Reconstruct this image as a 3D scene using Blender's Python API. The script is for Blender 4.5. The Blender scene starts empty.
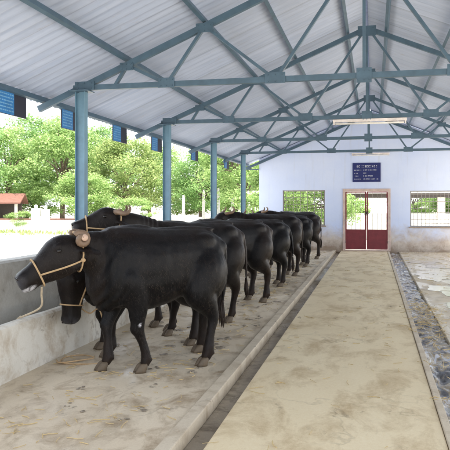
import bpy, bmesh, math, random
from mathutils import Vector, Matrix, noise as mnoise
R = math.radians
scene = bpy.context.scene
COL = scene.collection
V = Vector

# ------------------------------------------------------------------ materials
class NT:
    def __init__(self, name):
        self.m = bpy.data.materials.new(name); self.m.use_nodes = True
        self.t = self.m.node_tree; self.b = self.t.nodes['Principled BSDF']
        self.out = self.t.nodes['Material Output']
    def n(self, typ, **kw):
        nd = self.t.nodes.new(typ)
        for k, v in kw.items(): setattr(nd, k, v)
        return nd
    def l(self, a, b): self.t.links.new(a, b)
    def coord(self, scale=(1, 1, 1), which='Object'):
        tc = self.n('ShaderNodeTexCoord'); mp = self.n('ShaderNodeMapping')
        mp.inputs['Scale'].default_value = scale
        self.l(tc.outputs[which], mp.inputs['Vector']); return mp.outputs['Vector']
    def noise(self, vec, scale, detail=4, rough=.55, dist=0):
        nd = self.n('ShaderNodeTexNoise'); nd.inputs['Scale'].default_value = scale
        nd.inputs['Detail'].default_value = detail; nd.inputs['Roughness'].default_value = rough
        nd.inputs['Distortion'].default_value = dist
        self.l(vec, nd.inputs['Vector']); return nd.outputs['Fac']
    def ramp(self, fac, stops):
        nd = self.n('ShaderNodeValToRGB'); cr = nd.color_ramp
        while len(cr.elements) < len(stops): cr.elements.new(.5)
        for e, (p, c) in zip(cr.elements, stops):
            e.position = p; e.color = (c, c, c, 1) if isinstance(c, (int, float)) else (*c, 1)
        self.l(fac, nd.inputs['Fac']); return nd.outputs['Color']
    def mix(self, fac, a, b, mode='MIX'):
        nd = self.n('ShaderNodeMix', data_type='RGBA', blend_type=mode)
        if isinstance(fac, (int, float)): nd.inputs['Factor'].default_value = fac
        else: self.l(fac, nd.inputs['Factor'])
        for k, v in ((6, a), (7, b)):
            if isinstance(v, tuple): nd.inputs[k].default_value = (*v, 1)
            else: self.l(v, nd.inputs[k])
        return nd.outputs[2]
    def math(self, op, a, b=0.0):
        nd = self.n('ShaderNodeMath', operation=op)
        for k, v in ((0, a), (1, b)):
            if isinstance(v, (int, float)): nd.inputs[k].default_value = v
            else: self.l(v, nd.inputs[k])
        return nd.outputs[0]
    def bump(self, h, strength=.3, dist=.01):
        nd = self.n('ShaderNodeBump'); nd.inputs['Strength'].default_value = strength
        nd.inputs['Distance'].default_value = dist
        self.l(h, nd.inputs['Height']); self.l(nd.outputs['Normal'], self.b.inputs['Normal'])
    def set(self, **kw):
        for k, v in kw.items():
            k = k.replace('_', ' ')
            if isinstance(v, tuple): self.b.inputs[k].default_value = (*v, 1)
            elif isinstance(v, (int, float)): self.b.inputs[k].default_value = v
            else: self.l(v, self.b.inputs[k])

def m_paint(name, c, rough=.5, wear=.25, rust=(.16, .09, .05), scale=6, metal=0):
    n = NT(name); v = n.coord()
    a = n.noise(v, scale, 6, .65)
    col = n.mix(n.ramp(a, [(.35, 0.0), (.75, 1.0)]), tuple(x * .78 for x in c), tuple(min(1, x * 1.15) for x in c))
    w = n.ramp(n.noise(v, scale * 3.1, 8, .7), [(.62, 0.0), (.72, 1.0)])
    col = n.mix(n.math('MULTIPLY', w, wear), col, rust)
    n.set(Base_Color=col, Roughness=rough, Metallic=metal)
    n.bump(a, .08, .004); return n.m

def m_concrete(name, c1, c2, dirt, dirt_amt=.6, scale=1.0, wet=0.0, streak=(1, 1, 1), rough=.85, dark=(.10, .075, .05)):
    n = NT(name); v = n.coord(); vs = n.coord(streak)
    big = n.noise(vs, .55 * scale, 5, .6, .6); mid = n.noise(vs, 2.6 * scale, 7, .68, .4)
    fine = n.noise(v, 38 * scale, 5, .7); grit = n.noise(v, 160, 3, .6)
    col = n.mix(n.ramp(big, [(.3, 0.0), (.7, 1.0)]), c1, c2)
    col = n.mix(n.math('MULTIPLY', n.ramp(mid, [(.48, 0.0), (.66, 1.0)]), dirt_amt), col, dirt)
    st = n.ramp(n.noise(vs, 5.2 * scale, 6, .62, .8), [(.61, 0.0), (.70, 1.0)])
    msk = n.ramp(n.noise(v, .8 * scale, 3, .5), [(.45, 0.0), (.62, 1.0)])
    col = n.mix(n.math('MULTIPLY', n.math('MULTIPLY', st, msk), .75), col, dark)
    col = n.mix(.35, col, n.ramp(fine, [(.25, .38), (.75, .62)]), 'OVERLAY')
    col = n.mix(.25, col, n.ramp(grit, [(.3, .36), (.7, .64)]), 'OVERLAY')
    # cracks
    vo = n.n('ShaderNodeTexVoronoi', feature='DISTANCE_TO_EDGE'); vo.inputs['Scale'].default_value = .55
    wv = n.n('ShaderNodeVectorMath', operation='ADD')
    nz = n.n('ShaderNodeTexNoise'); nz.inputs['Scale'].default_value = 2.4; nz.inputs['Detail'].default_value = 6
    n.l(v, nz.inputs['Vector'])
    n.l(v, wv.inputs[0]); n.l(nz.outputs['Color'], wv.inputs[1]); n.l(wv.outputs[0], vo.inputs['Vector'])
    crk = n.ramp(vo.outputs['Distance'], [(0.0, 1.0), (.012, 0.0)])
    col = n.mix(n.math('MULTIPLY', n.math('MULTIPLY', crk, n.ramp(big, [(.48, 0.0), (.6, 1.0)])), .45), col, tuple(x * .45 for x in dirt))
    n.set(Base_Color=col)
    if wet > 0:
        wm = n.ramp(n.noise(n.coord((1.3, .5, 1)), 1.1, 4, .55, .5), [(.5 - wet * .2, rough), (.62 - wet * .2, .22)])
        n.set(Roughness=wm)
    else: n.set(Roughness=rough)
    n.bump(n.math('ADD', n.math('MULTIPLY', mid, 1.0), n.math('MULTIPLY', fine, .35)), .35, .012)
    return n.m

M = {}
M['aisle'] = m_concrete('aisle_concrete', (.66, .535, .335), (.78, .67, .46), (.47, .35, .195), .85, 1.0, 0, (1.0, .55, 1), dark=(.17, .12, .07))
M['stall'] = m_concrete('stall_concrete', (.59, .49, .355), (.69, .60, .46), (.35, .265, .17), .9, 1.5, .2, (1, .7, 1), dark=(.07, .05, .03))
M['kerb'] = m_concrete('kerb_concrete', (.54, .46, .34), (.62, .54, .42), (.36, .28, .19), .7, 1.5)
M['drain'] = m_concrete('drain_concrete', (.27, .225, .17), (.36, .31, .24), (.10, .075, .05), .8, 2.0, .6, dark=(.03, .022, .015))
M['right_floor'] = m_concrete('wet_stall_concrete', (.54, .45, .32), (.68, .60, .46), (.32, .24, .15), .75, 1.2, 0.6, (1.4, .6, 1), dark=(.06, .045, .03))
M['manger'] = m_concrete('manger_plaster', (.64, .61, .54), (.76, .74, .68), (.44, .36, .26), .75, 1.4, dark=(.22, .17, .12))
M['parapet'] = m_concrete('parapet_plaster', (.52, .51, .47), (.62, .61, .57), (.36, .33, .28), .6, 1.2)
M['ground'] = m_concrete('sandy_ground', (.62, .58, .50), (.70, .66, .58), (.52, .46, .36), .5, .3)

def wall_mat():
    n = NT('limewashed_plaster'); v = n.coord(); tc = n.n('ShaderNodeTexCoord')
    sep = n.n('ShaderNodeSeparateXYZ'); n.l(tc.outputs['Object'], sep.inputs[0])
    z = sep.outputs['Z']
    big = n.noise(v, .7, 5, .6); mid = n.noise(v, 2.4, 7, .7, .5); fine = n.noise(v, 30, 5, .7)
    col = n.mix(n.ramp(big, [(.3, 0.0), (.7, 1.0)]), (.56, .655, .90), (.66, .74, .93))
    drip = n.noise(n.coord((5, 5, .35)), 1.6, 6, .7)
    col = n.mix(n.math('MULTIPLY', n.ramp(drip, [(.55, 0.0), (.75, 1.0)]), .28), col, (.45, .46, .47))
    h = n.math('ADD', z, n.math('MULTIPLY', n.math('SUBTRACT', mid, .5), -1.15))
    low = n.n('ShaderNodeMapRange'); low.inputs[1].default_value = .92; low.inputs[2].default_value = .35
    n.l(h, low.inputs[0])
    stain = n.mix(n.ramp(n.noise(v, 3.5, 6, .65), [(.35, 0.0), (.7, 1.0)]), (.62, .54, .43), (.38, .27, .17))
    col = n.mix(n.math('MULTIPLY', low.outputs[0], .85), col, stain)
    low2 = n.n('ShaderNodeMapRange'); low2.inputs[1].default_value = .28; low2.inputs[2].default_value = .0
    n.l(h, low2.inputs[0])
    col = n.mix(n.math('MULTIPLY', low2.outputs[0], .8), col, (.26, .19, .13))
    col = n.mix(.2, col, n.ramp(fine, [(.25, .4), (.75, .6)]), 'OVERLAY')
    n.set(Base_Color=col, Roughness=.9); n.bump(n.math('ADD', mid, n.math('MULTIPLY', fine, .3)), .2, .01)
    return n.m
M['wall'] = wall_mat()

def roof_mat():
    n = NT('corrugated_sheet_paint'); v = n.coord()
    streak = n.noise(n.coord((.5, 9, .5)), 1.3, 6, .65); big = n.noise(v, .5, 4, .6)
    blot = n.noise(v, 3.2, 7, .7, .6)
    col = n.mix(n.ramp(streak, [(.3, 0.0), (.7, 1.0)]), (.34, .41, .57), (.50, .565, .72))
    col = n.mix(n.math('MULTIPLY', n.ramp(blot, [(.55, 0.0), (.78, 1.0)]), .35), col, (.34, .36, .40))
    col = n.mix(n.math('MULTIPLY', big, .3), col, (.42, .50, .68))
    tc = n.n('ShaderNodeTexCoord'); sep = n.n('ShaderNodeSeparateXYZ'); n.l(tc.outputs['Object'], sep.inputs[0])
    idx = n.math('FLOOR', n.math('DIVIDE', sep.outputs['Y'], .98)); wn = n.n('ShaderNodeTexWhiteNoise', noise_dimensions='2D')
    cv = n.n('ShaderNodeCombineXYZ'); n.l(idx, cv.inputs[0]); n.l(n.math('FLOOR', n.math('DIVIDE', sep.outputs['X'], 2.02)), cv.inputs[1]); n.l(cv.outputs[0], wn.inputs['Vector'])
    col = n.mix(n.math('MULTIPLY', wn.outputs['Value'], .30), col, (.30, .34, .43))
    fr = n.math('FRACT', n.math('DIVIDE', sep.outputs['Y'], .98)); lap = n.ramp(fr, [(0.0, 1.0), (.035, 0.0)])
    col = n.mix(n.math('MULTIPLY', lap, .4), col, (.16, .17, .20))
    rus = n.math('MULTIPLY', n.ramp(n.noise(n.coord((1.2, 5, 1)), 2.2, 7, .7), [(.60, 0.0), (.74, 1.0)]), .38)
    col = n.mix(rus, col, (.36, .27, .20))
    n.set(Base_Color=col, Roughness=.55); n.bump(blot, .1, .006); return n.m
M['roof'] = roof_mat()
M['steel'] = m_paint('teal_steel_paint', (.065, .122, .178), .5, .25)
M['post'] = m_paint('blue_post_paint', (.15, .285, .39), .45, .35, scale=4)
M['maroon'] = m_paint('maroon_door_paint', (.19, .022, .033), .45, .3)
M['frame'] = m_paint('pale_frame_paint', (.60, .47, .42), .6, .35)
M['grille'] = m_paint('grille_paint', (.30, .28, .26), .5, .4)
M['gridwhite'] = m_paint('pale_grille_paint', (.34, .32, .30), .5, .4)
M['navy'] = m_paint('navy_board', (.006, .016, .13), .6, .05)
M['dnavy'] = m_paint('dark_navy_board', (.012, .014, .035), .5, .05)
M['bblue'] = m_paint('bright_blue_board', (.025, .20, .52), .4, .05)
M['ink'] = m_paint('sign_white_paint', (.72, .74, .80), .5, .05)
M['pinkink'] = m_paint('sign_blue_print', (.18, .42, .68), .5, .05)
M['tube'] = m_paint('white_enamel', (.78, .72, .70), .35, .2)
M['rope'] = m_paint('tan_rope', (.52, .36, .20), .9, .3, (.3, .2, .1), 40)
M['ropew'] = m_paint('pale_rope', (.62, .52, .38), .9, .3, (.35, .25, .15), 40)
M['white'] = m_paint('whitewash', (.80, .78, .74), .8, .2, (.5, .42, .34))
M['stone'] = m_paint('granite_post', (.62, .60, .56), .85, .2, (.4, .34, .28))
M['tile'] = m_paint('clay_tiles', (.17, .075, .055), .8, .3)
M['dark'] = m_paint('dark_brown_wood', (.045, .035, .03), .7, .1)  # even dark brown for the lock, pavilion roof edge and hut back wall
M['bark'] = m_paint('bark', (.12, .09, .065), .9, .3, (.06, .045, .03))
M['straw'] = m_paint('dry_straw', (.58, .44, .22), .8, .3, (.35, .25, .12), 30)

def coat_mat():
    n = NT('buffalo_hide'); v = n.coord()
    a = n.n('ShaderNodeAttribute'); a.attribute_name = 'brown'
    w = n.n('ShaderNodeAttribute'); w.attribute_name = 'wet'
    p = n.n('ShaderNodeAttribute'); p.attribute_name = 'pale'
    big = n.noise(v, 3, 5, .6); hair = n.noise(n.coord((30, 30, 110)), 3, 4, .7)
    fleck = n.noise(n.coord((60, 60, 200)), 2.2, 5, .75); wrk = n.noise(n.coord((9, 9, 3)), 3, 6, .68, 1.5)
    col = n.mix(n.ramp(big, [(.35, 0.0), (.7, 1.0)]), (.0022, .0022, .0030), (.006, .0058, .007))
    col = n.mix(n.math('MULTIPLY', a.outputs['Fac'], n.ramp(n.noise(v, 7, 4, .6), [(.3, .25), (.7, .9)])), col, (.032, .019, .0125))
    dust = n.math('MULTIPLY', n.ramp(n.noise(v, 4.5, 7, .72, .8), [(.52, 0.0), (.78, 1.0)]), .35)
    col = n.mix(dust, col, (.03, .026, .024))
    col = n.mix(w.outputs['Fac'], col, (.075, .075, .085))  # grey muzzle, brightened to carry its wet shine in the colour
    col = n.mix(p.outputs['Fac'], col, (.62, .62, .66))
    col = n.mix(.6, col, n.ramp(fleck, [(.3, .3), (.7, .7)]), 'OVERLAY')
    rg = n.math('SUBTRACT', n.math('ADD', .19, n.math('MULTIPLY', wrk, .30)), n.math('MULTIPLY', w.outputs['Fac'], .3))
    n.set(Base_Color=col, Roughness=rg, Specular_IOR_Level=.18)
    n.bump(n.math('ADD', n.math('MULTIPLY', fleck, .35), n.math('ADD', n.math('MULTIPLY', hair, .3), wrk)), .42, .008); return n.m
M['coat'] = coat_mat()
M['hoof'] = m_paint('hoof_horn', (.13, .095, .06), .6, .4, (.07, .05, .035), 20)
M['horn'] = m_paint('horn', (.22, .145, .095), .5, .4, (.08, .05, .035), 18)
M['hornpale'] = m_paint('pale_horn', (.62, .44, .34), .5, .1, (.4, .28, .2), 18)
M['eye'] = m_paint('eye', (.012, .009, .008), .08, 0)
def chair_mat():
    n = NT('coat_hair'); v = n.coord(); a = n.noise(v, 5, 5, .7); b = n.noise(v, 90, 2, .5)
    col = n.mix(n.ramp(a, [(.4, 0.0), (.65, 1.0)]), (.008, .007, .007), (.045, .03, .02))
    col = n.mix(n.ramp(b, [(.6, 0.0), (.75, .5)]), col, (.045, .038, .034))
    n.set(Base_Color=col, Roughness=.5, Specular_IOR_Level=.35); return n.m
M['coathair'] = chair_mat()
M['hair'] = m_paint('tail_hair', (.03, .018, .012), .6, 0)

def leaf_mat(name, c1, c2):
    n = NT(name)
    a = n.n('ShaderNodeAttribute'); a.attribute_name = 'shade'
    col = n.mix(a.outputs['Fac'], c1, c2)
    tr = n.n('ShaderNodeBsdfTranslucent'); n.l(col, tr.inputs['Color'])
    n.set(Base_Color=col, Roughness=.55)
    mx = n.n('ShaderNodeMixShader'); mx.inputs[0].default_value = .4
    n.l(n.b.outputs[0], mx.inputs[1]); n.l(tr.outputs[0], mx.inputs[2]); n.l(mx.outputs[0], n.out.inputs['Surface'])
    return n.m
M['leafa'] = leaf_mat('leaf_lime', (.13, .25, .06), (.42, .56, .21))
M['leafb'] = leaf_mat('leaf_green', (.095, .21, .055), (.32, .49, .17))
M['leafc'] = leaf_mat('leaf_olive', (.14, .23, .06), (.42, .50, .19))
M['grass'] = leaf_mat('grass_green', (.16, .24, .07), (.38, .42, .18))

def water_mat(name, c, rough):
    n = NT(name); v = n.coord()
    n.set(Base_Color=n.mix(n.noise(v, 6, 4), c, tuple(x * 1.7 for x in c)), Roughness=rough, Specular_IOR_Level=.8)
    n.bump(n.noise(v, 5, 3), .12, .006); return n.m
M['puddle'] = water_mat('puddle_water', (.42, .37, .30), .16)
def slurry_mat():
    n = NT('wet_slurry'); v = n.coord()
    a = n.noise(n.coord((1, .45, 1)), 5, 7, .6, 1.6)
    col = n.ramp(a, [(.34, (.02, .02, .024)), (.47, (.10, .10, .115)), (.55, (.34, .27, .16)), (.63, (.58, .60, .66))])  # palest stop: plastic scraps, with silvery wet highlights painted into the colour
    n.set(Base_Color=col, Roughness=n.ramp(a, [(.4, .10), (.66, .35)]), Specular_IOR_Level=.7)
    n.bump(a, .5, .02); return n.m
M['slurry'] = slurry_mat()

# ------------------------------------------------------------------ mesh helpers
def link(name, me, mat=None, parent=None, smooth=False):
    o = bpy.data.objects.new(name, me); COL.objects.link(o)
    if mat is not None: me.materials.append(mat)
    if parent is not None: o.parent = parent
    if smooth:
        me.polygons.foreach_set('use_smooth', [True] * len(me.polygons))
    return o

class MB:
    def __init__(self): self.v = []; self.f = []
    def quadbox(self, c8):
        i = len(self.v); self.v += [tuple(p) for p in c8]
        for q in ((0, 3, 2, 1), (4, 5, 6, 7), (0, 1, 5, 4), (1, 2, 6, 5), (2, 3, 7, 6), (3, 0, 4, 7)):
            self.f.append(tuple(i + k for k in q))
        return self
    def box(self, x0, x1, y0, y1, z0, z1):
        return self.quadbox([(x0, y0, z0), (x1, y0, z0), (x1, y1, z0), (x0, y1, z0), (x0, y0, z1), (x1, y0, z1), (x1, y1, z1), (x0, y1, z1)])
    def bar(self, a, b, w, h, up=(0, 0, 1), roll=None):
        a = V(a); b = V(b); d = (b - a).normalized(); u = V(up)
        s = d.cross(u)
        if s.length < 1e-4: s = d.cross(V((0, 1, 0)))
        s.normalize(); u = s.cross(d); s *= w / 2; u = u * h / 2
        return self.quadbox([a - s - u, a + s - u, b + s - u, b - s - u, a - s + u, a + s + u, b + s + u, b - s + u])
    def ring_loft(self, rings, cap=True):
        n = len(rings[0]); i = len(self.v)
        for r in rings: self.v += [tuple(p) for p in r]
        for k in range(len(rings) - 1):
            for j in range(n):
                a = i + k * n + j; b = i + k * n + (j + 1) % n
                self.f.append((a, b, b + n, a + n))
        if cap:
            self.f.append(tuple(i + j for j in reversed(range(n))))
            self.f.append(tuple(i + (len(rings) - 1) * n + j for j in range(n)))
        return self
    def tube(self, pts, radii, seg=8):
        pts = [V(p) for p in pts]
        if isinstance(radii, (int, float)): radii = [radii] * len(pts)
        t0 = (pts[1] - pts[0]).normalized()
        s = t0.cross(V((0, 0, 1)))
        if s.length < 1e-3: s = t0.cross(V((0, 1, 0)))
        s.normalize(); rings = []
        for k, p in enumerate(pts):
            t = (pts[min(k + 1, len(pts) - 1)] - pts[max(k - 1, 0)]).normalized()
            s = (s - t * s.dot(t)).normalized(); u = t.cross(s)
            rings.append([p + (s * math.cos(2 * math.pi * j / seg) + u * math.sin(2 * math.pi * j / seg)) * radii[k] for j in range(seg)])
        return self.ring_loft(rings)
    def ball(self, c, r, seg=12, rings=8, M3=None):
        c = V(c); rr = V(r) if not isinstance(r, (int, float)) else V((r, r, r)); L = []
        for k in range(rings + 1):
            th = math.pi * (k + .02 * (k == 0) - .02 * (k == rings)) / rings
            ring = []
            for j in range(seg):
                ph = 2 * math.pi * j / seg
                p = V((math.sin(th) * math.cos(ph) * rr.x, math.sin(th) * math.sin(ph) * rr.y, -math.cos(th) * rr.z))
                if M3 is not None: p = M3 @ p
                ring.append(c + p)
            L.append(ring)
        return self.ring_loft(L)
    def mesh(self, name):
        me = bpy.data.meshes.new(name); me.from_pydata(self.v, [], self.f); me.update(); return me
    def build(self, name, mat, parent=None, smooth=False, bevel=0):
        o = link(name, self.mesh(name), mat, parent, smooth)
        if bevel:
            b = o.modifiers.new('bevel', 'BEVEL'); b.width = bevel; b.segments = 2; b.limit_method = 'ANGLE'
        return o

def tag(o, label=None, cat=None, group=None, kind=None):
    if label: o['label'] = label
    if cat: o['category'] = cat
    if group: o['group'] = group
    if kind: o['kind'] = kind
    return o
def empty(name, loc=(0, 0, 0), rz=0):
    o = bpy.data.objects.new(name, None); COL.objects.link(o); o.location = loc; o.rotation_euler = (0, 0, rz)
    o.empty_display_size = .2; return o
def copy_tree(o, parent=None):
    c = o.copy(); COL.objects.link(c)
    if parent is not None: c.parent = parent
    for ch in list(o.children): copy_tree(ch, c)
    return c
def spline(pts, n=8):
    pts = [V(p) for p in pts]; out = []
    for i in range(len(pts) - 1):
        p0 = pts[max(i - 1, 0)]; p1 = pts[i]; p2 = pts[i + 1]; p3 = pts[min(i + 2, len(pts) - 1)]
        for k in range(n):
            t = k / n
            out.append(.5 * ((2 * p1) + (p2 - p0) * t + (2 * p0 - 5 * p1 + 4 * p2 - p3) * t * t + (3 * p1 - p0 - 3 * p2 + p3) * t ** 3))
    out.append(pts[-1]); return out

# ------------------------------------------------------------------ dimensions
X0 = -.10; HS = 3.5; ZT = 2.98; SL = .42
EAVE = 4.06; WALL_Y = 21.35; ROOF_Y0 = .2
BAY = 3.46
TRUSS_Y = [.57, 4.03, 7.49, 10.95, 14.41, 17.87]
def zr(x): return ZT + SL * (HS - abs(x - X0))
random.seed(7)

# ------------------------------------------------------------------ ground and floor
def sheet(name, x0, x1, y0, y1, z, mat, nx=1, ny=1):
    mb = MB()
    for j in range(ny + 1):
        for i in range(nx + 1):
            mb.v.append((x0 + (x1 - x0) * i / nx, y0 + (y1 - y0) * j / ny, z))
    for j in range(ny):
        for i in range(nx):
            a = j * (nx + 1) + i; mb.f.append((a, a + 1, a + nx + 2, a + nx + 1))
    return mb.build(name, mat)
tag(sheet('ground', -900, 900, -900, 900, -.14, M['ground'], 8, 8), kind='structure')
Y0F, Y1F = -3.0, WALL_Y - .002
def slab(name, x0, x1, z1, mat, z0=-.135, bevel=.008):
    return tag(MB().box(x0, x1, Y0F, Y1F, z0, z1).build(name, mat, bevel=bevel), kind='structure')
slab('stall_floor', -3.04, -1.30, 0.0, M['stall'])
slab('kerb', -1.297, -1.195, .018, M['kerb'])
slab('drain', -1.192, -1.018, -.085, M['drain'])
slab('aisle', -1.015, .452, .004, M['aisle'])
slab('kerb', .455, .5095, .016, M['kerb'], bevel=.006)
slab('drain', .513, .812, -.10, M['drain'])
slab('floor', .815, 3.9, -.002, M['right_floor'])

# manger: front curb, trough bed, parapet behind
mg = empty('manger', (-3.02, Y0F, 0))
L = Y1F - Y0F
def wavybox(x0, x1, z0, z1, seed, top=.012, face=.01):
    mb = MB(); n = 90; rings = []
    for k in range(n + 1):
        y = L * k / n
        a = mnoise.noise(V((seed, y * 1.3, 0))) * top; b = mnoise.noise(V((seed + 5, y * .9, 3))) * face
        c = mnoise.noise(V((seed + 9, y * 2.1, 7))) * face
        rings.append([(x0 + c, y, z0), (x1 + b, y, z0), (x1 + b + .012, y, (z0 + z1) / 2), (x1 + b - .006, y, z1 + a - .02), (x1 + b - .03, y, z1 + a), (x0 + c + .03, y, z1 + a), (x0 + c + .004, y, z1 + a - .025)])
    return mb.ring_loft([list(reversed(r)) for r in rings])
wavybox(-.115, 0, -.135, .475, 2).build('front_curb', M['manger'], mg)
MB().box(-.49, -.113, 0, L, -.135, .12).build('trough_bed', M['manger'], mg)
tag(mg, 'long low cement feeding trough with worn pale front edge beside the buffaloes', 'manger')
pw = empty('parapet_wall', (-3.50, Y0F, 0))
wavybox(-.22, 0, -.135, .95, 11, .008, .006).build('wall_body', M['parapet'], pw)
tag(pw, 'grey plastered low wall behind the feeding trough along the open side', 'wall')

# ------------------------------------------------------------------ columns and trusses
def make_post(x, y):
    r = empty('steel_post', (x, y, 0)); h = ZT - .05
    m = MB(); m.box(-.057, .057, -.005, .005, 0, h); m.build('web_plate', M['post'], r)
    for s in (-1, 1):
        MB().box(min(s * .0572, s * .064), max(s * .0572, s * .064), -.05, .05, 0, h).build('flange', M['post'], r)
    MB().box(-.13, .13, -.11, .11, h + .001, h + .013).build('cap_plate', M['steel'], r)
    MB().box(-.14, .14, -.12, .12, .951, .963).build('base_plate', M['steel'], r)
    return r
first = make_post(X0 - HS, TRUSS_Y[0])
for k, y in enumerate(TRUSS_Y):
    for s in (-1, 1):
        if k == 0 and s < 0: p = first
        else: p = copy_tree(first)
        p.location = (X0 + s * HS, y, 0)
        side = 'open trough side' if s < 0 else 'far right side'
        nth = ['post at the front end of the shed', 'post nearest the camera', 'thick blue post rising behind the head of the nearest buffalo',
               'second blue post, left of the dark hanging board', 'third blue post, behind the rump of the nearest buffalo',
               'blue post closest to the pale end wall'][k]
        tag(p, (nth + ' on the ' + side) if s < 0 else f'steel post on the right row carrying truss {k + 1} from the entrance', 'post', 'steel posts carrying the roof')
def make_truss(y):
    r = empty('roof_truss', (X0, y, 0))
    E = EAVE + .03
    for s in (-1, 1):
        MB().bar((s * E, 0, ZT - SL * (E - HS)), (0, 0, ZT + SL * HS), .06, .075).build('rafter', M['steel'], r)
    MB().box(-HS - .1, HS + .1, -.03, .03, ZT - .033, ZT + .033).build('tie_beam', M['steel'], r)
    def rp(a): return V((a, 0, ZT + SL * (HS - abs(a))))
    def tp(a): return V((a, 0, ZT))
    webs = [(tp(0), rp(0))]
    for s in (-1, 1):
        webs += [(tp(s * 3.05), rp(s * 2.88)), (rp(s * 2.88), tp(s * 2.36)), (tp(s * 2.36), rp(s * 1.88)),
                 (rp(s * 1.88), tp(s * 1.02)), (tp(s * 1.02), rp(s * .03))]
    for k, (a, b) in enumerate(webs):
        off = V((0, .009 * ((k % 3) - 1), 0))
        d = (b - a).normalized() * .03
        MB().bar(a + off + d, b + off - d, .036, .05, (0, 1, 0)).build('web_member' if k else 'king_post', M['steel'], r)
    nodes = [(tp(0), .085, .085), (rp(0) - V((0, 0, .05)), .15, .085)]
    for s in (-1, 1):
        nodes += [(tp(s * 2.36) + V((0, 0, .015)), .105, .06), (tp(s * 1.02) + V((0, 0, .015)), .12, .065), (rp(s * 1.88) - V((0, 0, .025)), .105, .055), (rp(s * 2.88) - V((0, 0, .025)), .085, .05), (tp(s * 3.44) + V((0, 0, .02)), .13, .055)]
    for c, w, h in nodes:
        gp = MB().box(c.x - w, c.x + w, -.0415, -.0365, c.z - h, c.z + h)
        for i in (-.7, 0, .7):
            for j in (-.6, .6): gp.tube([(c.x + w * i, -.0412, c.z + h * j), (c.x + w * i, -.050, c.z + h * j)], .009, 6)
        gp.build('gusset_plate', M['steel'], r)
    return r
t0 = make_truss(TRUSS_Y[0])
tl = ['teal steel truss over the entrance end', 'teal truss nearest the camera overhead', 'teal truss with its tie beam ending on the thick near post',
      'teal truss carrying the white fluorescent tube light', 'teal truss just beyond the one with the tube light', 'teal truss closest to the pale end wall, smallest in view']
for k, y in enumerate(TRUSS_Y):
    t = t0 if k == 0 else copy_tree(t0)
    t.location = (X0, y, 0); tag(t, tl[k], 'truss', 'teal roof trusses')
# gable rafter pair against the end wall, projecting past its corner
gr = empty('gable_rafter', (X0, WALL_Y - .05, 0))
for s in (-1, 1):
    MB().bar((s * (EAVE + .03), 0, ZT - SL * (EAVE + .03 - HS)), (0, 0, ZT + SL * HS), .06, .085).build('rafter', M['steel'], gr)
MB().bar((-EAVE, 0, ZT - SL * (EAVE - HS) - .03), (-HS - .16, 0, ZT - .28), .04, .04).build('strut', M['steel'], gr)
tag(gr, 'pair of teal rafters fixed along the top of the end wall', 'rafter')

# roof
rf = empty('shed_roof', (X0, 0, 0))
RY1 = WALL_Y + .35
def corrugated(s, a0, a1, dz):
    mb = MB(); n = int((RY1 - ROOF_Y0) / .03); rows = 4
    for k in range(n + 1):
        y = ROOF_Y0 + (RY1 - ROOF_Y0) * k / n
        w = .014 * math.cos(2 * math.pi * y / .16)
        for i in range(rows + 1):
            a = a0 + (a1 - a0) * i / rows
            mb.v.append((s * a, y, ZT + SL * (HS - a) + .155 + w + dz + .006 * mnoise.noise(V((a * .8, y * .35, s)))))
    for k in range(n):
        for i in range(rows):
            a = k * (rows + 1) + i; mb.f.append((a, a + 1, a + rows + 2, a + rows + 1))
    return mb
for s in (-1, 1):
    corrugated(s, 1.95, EAVE + .12, 0).build('roof_sheet', M['roof'], rf, True)
    corrugated(s, .02, 2.1, .016).build('roof_sheet', M['roof'], rf, True)
    for a in (.32, 1.2, 1.9, 2.9, EAVE - .02):
        z = ZT + SL * (HS - a) + .088
        MB().bar((s * a, ROOF_Y0 + .05, z + .008), (s * a, RY1 - .05, z + .008), .045, .072, (-s * SL * -1, 0, 1)).build('purlin', M['steel'], rf)
mb = MB()
for s in (-1, 1):
    z = ZT + SL * HS + .19
    mb.quadbox([(s * .32, ROOF_Y0, z - .14 + .05), (0, ROOF_Y0, z + .03), (0, RY1, z + .03), (s * .32, RY1, z - .14 + .05),
                (s * .32, ROOF_Y0, z - .14 + .056), (0, ROOF_Y0, z + .036), (0, RY1, z + .036), (s * .32, RY1, z - .14 + .056)])
mb.build('ridge_cap', M['roof'], rf)
tag(rf, 'pitched roof of pale corrugated sheets on long steel purlins', 'roof')

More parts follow.
